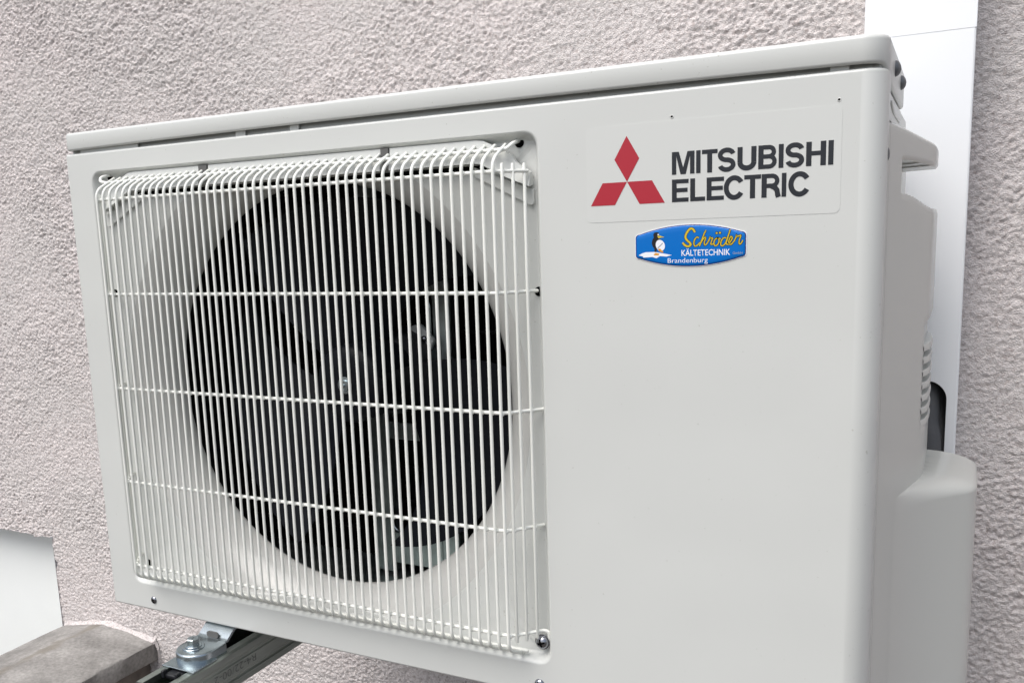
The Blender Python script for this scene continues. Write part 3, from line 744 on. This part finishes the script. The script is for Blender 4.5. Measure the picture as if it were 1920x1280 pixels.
def glyph(g, ch, x0, x1, z0, z1, s):
    w, h_ = x1 - x0, z1 - z0; t = s * .84
    R_ = lambda a_, b_, c_, d_: g.flat([(x0 + a_, z0 + c_), (x0 + b_, z0 + c_), (x0 + b_, z0 + d_), (x0 + a_, z0 + d_)], lay())
    if ch == 'I': R_(0, w, 0, h_)
    elif ch == 'T': R_(0, w, h_ - t, h_); R_(w / 2 - s / 2, w / 2 + s / 2, 0, h_ - t)
    elif ch == 'H': R_(0, s, 0, h_); R_(w - s, w, 0, h_); R_(s, w - s, h_ * .52 - t / 2, h_ * .52 + t / 2)
    elif ch == 'L': R_(0, s, 0, h_); R_(s, w, 0, t)
    elif ch == 'E': R_(0, s, 0, h_); R_(s, w, 0, t); R_(s, w, h_ - t, h_); R_(s, w * .94, h_ * .52 - t / 2, h_ * .52 + t / 2)
    elif ch == 'M':
        a_ = .31 * w; q = .115 * w; b_ = .30 * h_
        P = [(0, 0), (s * .92, 0), (s * .92, .80 * h_), (w / 2 - q, 0), (w / 2 + q, 0), (w - s * .92, .80 * h_), (w - s * .92, 0), (w, 0), (w, h_), (w - a_, h_), (w / 2, b_), (a_, h_), (0, h_)]
        g.flat([(x0 + u, z0 + v) for u, v in P], lay())
    elif ch == 'U':
        rz = w * .42; R_(0, s, rz, h_); R_(w - s, w, rz, h_)
        g.ribbon([(x0 + s / 2, z0 + rz)] + arcp(x0 + w / 2, z0 + rz, w / 2 - s / 2, rz - t / 2, 180, 360) + [(x0 + w - s / 2, z0 + rz)], s, lay())
    elif ch == 'C':
        g.ribbon(arcp(x0 + w * .52, z0 + h_ / 2, w * .52 - s / 2, h_ / 2 + .0002 - t / 2, 32, 328, 34), s * .98, lay())
    elif ch == 'S':
        rx = w / 2 - s / 2; rz = (h_ + .0004 - t) / 4; cx_ = x0 + w / 2
        p = arcp(cx_, z0 - .0002 + t / 2 + 3 * rz, rx, rz, 12, 262, 22) + arcp(cx_, z0 - .0002 + t / 2 + rz, rx, rz, 82, -168, 22)
        g.ribbon(p, s * .93, lay())
    elif ch == 'B':
        R_(0, s, 0, h_); zc = h_ * .52
        for (za, zb, ww) in ((zc - t / 2, h_, w * .96), (0, zc + t / 2, w)):
            rz = (zb - za - t) / 2; xc = x0 + ww - rz - s * .5
            g.ribbon([(x0 + s, z0 + zb - t / 2), (xc, z0 + zb - t / 2)] + arcp(xc, z0 + (za + zb) / 2, rz + s * .04, rz, 90, -90, 12)[1:-1] + [(xc, z0 + za + t / 2), (x0 + s, z0 + za + t / 2)], t, lay())
    elif ch == 'R':
        R_(0, s, 0, h_); za, zb = h_ * .40, h_; rz = (zb - za - t) / 2; xc = x0 + w * .95 - rz - s * .5
        g.ribbon([(x0 + s, z0 + zb - t / 2), (xc, z0 + zb - t / 2)] + arcp(xc, z0 + (za + zb) / 2, rz + s * .04, rz, 90, -90, 12)[1:-1] + [(xc, z0 + za + t / 2), (x0 + s, z0 + za + t / 2)], t, lay())
        g.ribbon([(x0 + w * .50, z0 + za + t * .5), (x0 + w * .72, z0 + za), (x0 + w * .82, z0 + za * .72), (x0 + w * .86, z0 + .1 * h_), (x0 + w * .90, z0)], s * .98, lay())
r1_ = [('M', .6545, .6712), ('I', .6724, .6756), ('T', .6766, .6878), ('S', .6879, .7007), ('U', .7019, .7150), ('B', .7163, .7290), ('I', .7301, .7334), ('S', .7345, .7472), ('H', .7483, .7612), ('I', .7626, .7660)]
r2_ = [('E', .6545, .6669), ('L', .6681, .6790), ('E', .6801, .6925), ('C', .6924, .7067), ('T', .7068, .7184), ('R', .7188, .7317), ('I', .7325, .7356), ('C', .7369, .7513)]
for row, za, zb in ((r1_, .4399, .4561), (r2_, .4201, .4364)):
    for ch, xa, xb in row:
        g = G(); glyph(g, ch, xa, xb, za, zb, .00355); g.obj('letter', INK, LB, smooth=False)

# ---- installer's badge: white rim, navy line, domed blue field
def badge_outline(inset, n=14):
    cx_, cz_, hw, he, hm = .6675, .3882, .0414 - inset, .0082 - inset * .55, .0156 - inset; pts = []
    rr = .0032
    def topz(x): u = (x - cx_) / hw; return he + (hm - he) * (1 - abs(u) ** 2.0)
    xs_ = [cx_ - hw + rr * (1 - math.cos(math.radians(90 * k / 5))) for k in range(6)]
    top = []
    for k in range(6):
        a_ = math.radians(90 * k / 5); x = cx_ - hw + rr * (1 - math.cos(a_)); top.append((x, topz(cx_ - hw + rr) - rr * (1 - math.sin(a_)) * .8))
    for k in range(1, n): top.append((cx_ - hw + rr + (2 * hw - 2 * rr) * k / n, topz(cx_ - hw + rr + (2 * hw - 2 * rr) * k / n)))
    for k in range(6):
        a_ = math.radians(90 - 90 * k / 5); x = cx_ + hw - rr * (1 - math.cos(a_)); top.append((x, topz(cx_ + hw - rr) - rr * (1 - math.sin(a_)) * .8))
    up = [(x, cz_ + z) for x, z in top]; dn = [(x, cz_ - z) for x, z in top][::-1]
    return (up + dn)[::-1]
BG = G().prism(badge_outline(-.0001), -.00035, .0003).obj('installer_badge', WHITE, U, smooth=False)
G().prism(badge_outline(.0004), -.00055, -.0003).obj('navy_rim', NAVY, BG, smooth=False)
def dome():
    g = G(); vs = []; levels = [(.0010, -.0004), (.0010, -.00055), (.0015, -.0008), (.0026, -.00097), (.0055, -.0010)]
    outl = [badge_outline(i_) for i_, y in levels]; n = len(outl[0])
    for o_, (i_, y) in zip(outl, levels): vs += [(x, y, z) for x, z in o_]
    fs = [(k * n + i, k * n + (i + 1) % n, (k + 1) * n + (i + 1) % n, (k + 1) * n + i) for k in range(len(levels) - 1) for i in range(n)]
    fs.append(tuple((len(levels) - 1) * n + i for i in range(n)))
    return g.add(vs, fs)
dome().obj('blue_field', BLUE, BG, angle=60)
def BM(px, py): return (.6216847 + 4.76098e-5 * px + 4.26e-8 * py, .4089092 - 1.2777e-6 * px - 4.67717e-5 * py)
YB = -.00107
def cat(pts, n=6):                                        # smooth curve through traced points
    out_ = []; P = [Vector(p) for p in pts]; Q_ = [P[0]] + P + [P[-1]]
    for i in range(1, len(Q_) - 2):
        for k in range(n):
            t = k / n; a_, b_, c_, d_ = Q_[i - 1:i + 3]
            out_.append(0.5 * ((2 * b_) + (-a_ + c_) * t + (2 * a_ - 5 * b_ + 4 * c_ - d_) * t * t + (-a_ + 3 * b_ - 3 * c_ + d_) * t ** 3))
    out_.append(P[-1]); return out_
script = [([(1052, 212), (1025, 165), (985, 155), (945, 190), (912, 250), (908, 300), (935, 340), (975, 375), (985, 408), (950, 430), (900, 415), (862, 372)], 46),
          ([(1112, 300), (1085, 288), (1052, 320), (1036, 380), (1052, 425), (1090, 415), (1130, 370)], 26),
          ([(1222, 180), (1190, 250), (1160, 330), (1122, 428)], 26), ([(1140, 385), (1180, 320), (1208, 290), (1216, 310), (1198, 370), (1206, 410), (1238, 390)], 24),
          ([(1238, 390), (1272, 330), (1288, 288), (1296, 305), (1326, 303), (1310, 350), (1300, 398), (1338, 392)], 24),
          ([(1402, 300), (1365, 322), (1345, 380), (1362, 420), (1402, 402), (1425, 350), (1412, 308), (1400, 300), (1446, 316)], 25),
          ([(1532, 300), (1490, 302), (1455, 352), (1450, 408), (1480, 420), (1520, 380), (1560, 270), (1590, 172)], 25), ([(1590, 172), (1548, 320), (1530, 388), (1562, 402)], 25),
          ([(1562, 402), (1600, 350), (1622, 300), (1602, 280), (1576, 330), (1570, 385), (1602, 400), (1650, 350)], 24),
          ([(1650, 350), (1682, 282), (1684, 258), (1702, 278), (1748, 262), (1726, 340), (1726, 388), (1750, 388), (1780, 335)], 24)]
go, gy = G(), G()
for i, (pts, w_) in enumerate(script):
    cpts = [BM(p.x, p.y) for p in cat(pts)]
    go.ribbon(cpts, (w_ * .66 + 17) * 4.7e-5, YB - 1e-6 * i); gy.ribbon(cpts, (w_ * .66) * 4.7e-5, YB - 3e-5 - 1e-6 * i)
for (px, py) in ((1386, 226), (1436, 222)):
    go.flat([BM(px + 24 * math.cos(t), py + 24 * math.sin(t)) for t in np.linspace(0, 6.28, 12, endpoint=False)], YB - 2e-5)
    gy.flat([BM(px + 15 * math.cos(t), py + 15 * math.sin(t)) for t in np.linspace(0, 6.28, 12, endpoint=False)], YB - 4.5e-5)
go.obj('script_outline', BLK, BG, smooth=False); gy.obj('script_lettering', YEL, BG, smooth=False)
def text(body, xa, xb, z, hgt, y, m, name, parent, bold=0.0, rot=None):
    cu = bpy.data.curves.new('t', 'FONT'); cu.body = body; cu.size = 1; cu.offset = bold; cu.resolution_u = 3
    to = bpy.data.objects.new('t', cu); COL.objects.link(to)
    dg = bpy.context.evaluated_depsgraph_get(); me_ = bpy.data.meshes.new_from_object(to.evaluated_get(dg)); bpy.data.objects.remove(to)
    co = np.array([v.co[:] for v in me_.vertices]); mn, mx = co.min(0), co.max(0)
    for v in me_.vertices:
        u = (v.co.x - mn[0]) / (mx[0] - mn[0]); q = v.co.y / .729
        if rot: v.co = rot(u, q)
        else: v.co = (xa + (xb - xa) * u, y, z + hgt * q)
    me_.materials.clear(); me_.materials.append(m); me_.name = name
    o = bpy.data.objects.new(name, me_); COL.objects.link(o); attach(o, parent); return o
text('K\u00c4LTETECHNIK', .6618, .6975, .3807, .0045, YB, WHITE, 'white_lettering', BG, bold=.010)
text('Brandenburg', .6514, .6813, .3757, .0037, YB, WHITE, 'white_lettering', BG, bold=-.004)
text('GmbH', .6993, .7062, .3812, .0017, YB, LGREY, 'white_lettering', BG)
def poly(pts, m, name, k, parent=BG): return G().flat([BM(*p) for p in pts], YB - k * 1.2e-5).obj(name, m, parent, smooth=False)
ell = lambda cx_, cy_, rx, ry, rot=0, n=24: [(cx_ + rx * math.cos(t) * math.cos(rot) - ry * math.sin(t) * math.sin(rot), cy_ + rx * math.cos(t) * math.sin(rot) + ry * math.sin(t) * math.cos(rot)) for t in np.linspace(0, 2 * math.pi, n, endpoint=False)]
poly([(150, 578), (205, 545), (270, 525), (420, 520), (560, 545), (690, 568), (600, 592), (500, 585), (440, 620), (380, 600), (230, 612), (215, 590)], WHITE, 'ice_floe', 1)
pg = poly([(390, 250), (410, 215), (450, 206), (485, 220), (492, 260), (470, 300), (520, 330), (575, 375), (540, 380), (470, 350), (455, 460), (440, 520), (412, 525), (410, 470), (380, 430), (366, 380), (380, 320), (402, 295)], BLK, 'penguin', 2)
poly(ell(505, 415, 72, 90, -.35), WHITE, 'penguin_belly', 3)
poly([(456, 268), (500, 262), (572, 285), (520, 292), (478, 304)], YEL, 'penguin_beak', 4)
poly(ell(474, 246, 14, 11), WHITE, 'penguin_eye', 4)
poly([(455, 455), (540, 375), (552, 385), (468, 470)], LGREY, 'penguin_sash', 4)
poly([(470, 470), (505, 468), (555, 520), (540, 532), (480, 505)], ORANGE, 'penguin_foot', 5)
poly([(395, 560), (430, 535), (490, 548), (480, 572), (410, 575)], ORANGE, 'penguin_foot', 5)

# ---- mounting foot of the unit (bright zinc): tongue on the rail, riser up under the casing
def foot():
    g = G(); xc, hw = .1600, .0215; zt = -.0100; th = .0030; pts = []
    # plan outline of the tongue: round front end
    yf, yr = -.0545, -.0130
    outl = [(xc + hw, yr)] + [(xc + hw * math.cos(a_), yf + hw - hw * math.sin(a_) * 1.0 - 0) for a_ in np.linspace(0, math.pi, 17)] + [(xc - hw, yr)]
    n = len(outl)
    lv = [(.0, -.0110 - .0), (1.0, 0)]
    top = [(x, y, zt) for x, y in outl]
    def ins(k): return [(xc + (x - xc) * (1 - k * .07), y + (.0016 * k if y < yf + hw else 0), 0) for x, y in outl]
    i1 = ins(1.0)
    v0 = [(x, y, zt - .0105) for x, y in outl]; v1 = [(x, y, zt - .0022) for x, y in outl]; v1b = [(xc + (x - xc) * .975, y + (.0006 if y < yf + hw else 0), zt - .0006) for x, y in outl]; v2 = [(x, y, zt) for x, y, _ in i1]
    vs = v0 + v1 + v1b + v2; fs = []
    for r_ in range(3):
        for i in range(n - 1): fs.append((r_ * n + i, r_ * n + i + 1, (r_ + 1) * n + i + 1, (r_ + 1) * n + i))
    fs.append(tuple(3 * n + i for i in range(n))); g.add(vs, fs)
    # riser
    prof = [(-.0130, zt), (-.0100, zt + .0004), (-.0085, zt + .002), (-.0005, -.0022), (.0015, -.0006), (.030, -.0006)]
    sw_ = hw * .93
    vs = []
    for (y, z) in prof: vs += [(xc - sw_, y, z), (xc + sw_, y, z), (xc + sw_, y + .0024, z - .0018), (xc - sw_, y + .0024, z - .0018)]
    fs = []
    for i in range(len(prof) - 1):
        for a_, b_ in ((0, 1), (1, 2), (2, 3), (3, 0)): fs.append((4 * i + a_, 4 * i + b_, 4 * i + 4 + b_, 4 * i + 4 + a_))
    g.add(vs, fs); return g
ft = foot().obj('mounting_foot', ZINC, U, angle=40)
G().prism([(x + 0, z) for x, z in rrect(.152, .168, -.0095, -.0035, .0029, 5)], -.0106, -.0085).obj('foot_slot', SEAMM, ft, smooth=False)

# ================================================================== WALL BRACKET RAIL
RL = thing('bracket_rail', (.1635, .15, -.061), 'galvanised steel bracket rail with open slotted top under the outdoor unit', 'bracket')
RX0, RX1, RZT, RZB = .1412, .1865, -.0205, -.0620; RYF = -.0985
def rail():
    t = .0022; xm = (RX0 + RX1) / 2; sl = .0125
    # closed outline of the C section (lips turned inwards at the top), with two shallow grooves on the right flank
    P = [(xm - sl, RZT - .0065), (xm - sl, RZT), (RX0 + .002, RZT), (RX0, RZT - .002), (RX0, RZB + .002), (RX0 + .002, RZB), (RX1 - .002, RZB), (RX1, RZB + .002),
         (RX1, RZB + .0085), (RX1 - .0011, RZB + .0105), (RX1 - .0011, RZB + .0125), (RX1 - .0002, RZB + .0140), (RX1 - .0002, RZT - .0150), (RX1 - .0011, RZT - .0135), (RX1 - .0011, RZT - .0110), (RX1, RZT - .0092),
         (RX1, RZT - .002), (RX1 - .002, RZT), (xm + sl, RZT), (xm + sl, RZT - .0065),
         (xm + sl + t, RZT - .0065), (xm + sl + t, RZT - t), (RX1 - t - .001, RZT - t), (RX1 - t - .001, RZB + t), (RX0 + t, RZB + t), (RX0 + t, RZT - t), (xm - sl - t, RZT - t), (xm - sl - t, RZT - .0065)]
    return G().prism(P, RYF, WY - .001)
rail().obj('channel', RAILM, RL, angle=25)
def capo():
    g = G(); g.box(RX0 + .0028, RX1 - .004, RYF + .0005, RYF + .004, RZB + .003, RZT - .009); return g
capo().obj('end_cap', DARK, RL, bevel=.0008)
# clamp plate and its black nylon nut in the slot
G().box(RX0 + .0005, RX1 - .0005, -.0645, -.0305, RZT + .0002, RZT + .0017).obj('clamp_plate', ZINC, RL, bevel=.0005)
G().box(.1545, .1725, -.0735, -.0500, RZT - .0060, RZT - .0015).obj('nylon_nut', DARK, RL, bevel=.0012)
G().box(.1525, .1560, -.0760, -.0700, RZT - .0050, RZT + .0026).box(.1710, .1745, -.0760, -.0700, RZT - .0050, RZT + .0026).obj('spring_tab', DARK, RL, bevel=.0008)
def stamp(u, q):                                           # stamped marks read upside down on the flank
    return (RX1 + .00012, .0235 - .062 * u, -.0372 - .0085 * q)
text('R4-22/00-2', 0, 0, 0, 0, 0, mat('stamp_shadow', (0.20, 0.22, 0.205), 0.4, metal=.95), 'stamped_mark', RL, bold=-.012, rot=stamp)
# wall plate behind the unit
G().box(.125, .203, WY - .006, WY - .001, -.16, .08).obj('wall_plate', RAILM, RL, bevel=.0015)

# bolt with washer clamping the foot to the rail (own thing: it can be lifted out)
BT = thing('hex_bolt', (.1575, -.0350, -.0100), 'bright zinc hexagon bolt and washer on the mounting foot', 'bolt')
bx, by, bz = .1575, -.0350, -.0100
G().lathe([(.0112, 0), (.0112, .0010), (.0106, .0015), (.003, .0015)], (bx, by, bz), 'z', 32, 1).obj('washer', ZINC, BT)
G().lathe([(.0085, .0012), (.0085, .0024), (.0078, .0029), (.002, .0029)], (bx, by, bz), 'z', 32, 1).obj('flange', ZINC, BT)
hx = G(); vs = []
for (r, z) in ((.0066, .0026), (.0066, .0094), (.0058, .0102)):
    for k in range(6):
        a_ = math.radians(60 * k + 12); vs.append((bx + r * math.cos(a_), by + r * math.sin(a_), bz + z))
hx.add(vs, [(i * 6 + k, i * 6 + (k + 1) % 6, i * 6 + 6 + (k + 1) % 6, i * 6 + 6 + k) for i in range(2) for k in range(6)] + [tuple(12 + k for k in range(6))])
hx.obj('hex_head', ZINC, BT, smooth=False)
hm = G()
for q in (0.3, .3 + math.pi / 3 * 1.5): hm.add([(bx + u * math.cos(q) - v * math.sin(q), by + u * math.sin(q) + v * math.cos(q), bz + .01028) for u, v in ((-.0032, -.0004), (.0032, -.0004), (.0032, .0004), (-.0032, .0004))], [(0, 1, 2, 3)])
hm.obj('head_mark', GREYSCREW, BT, smooth=False)
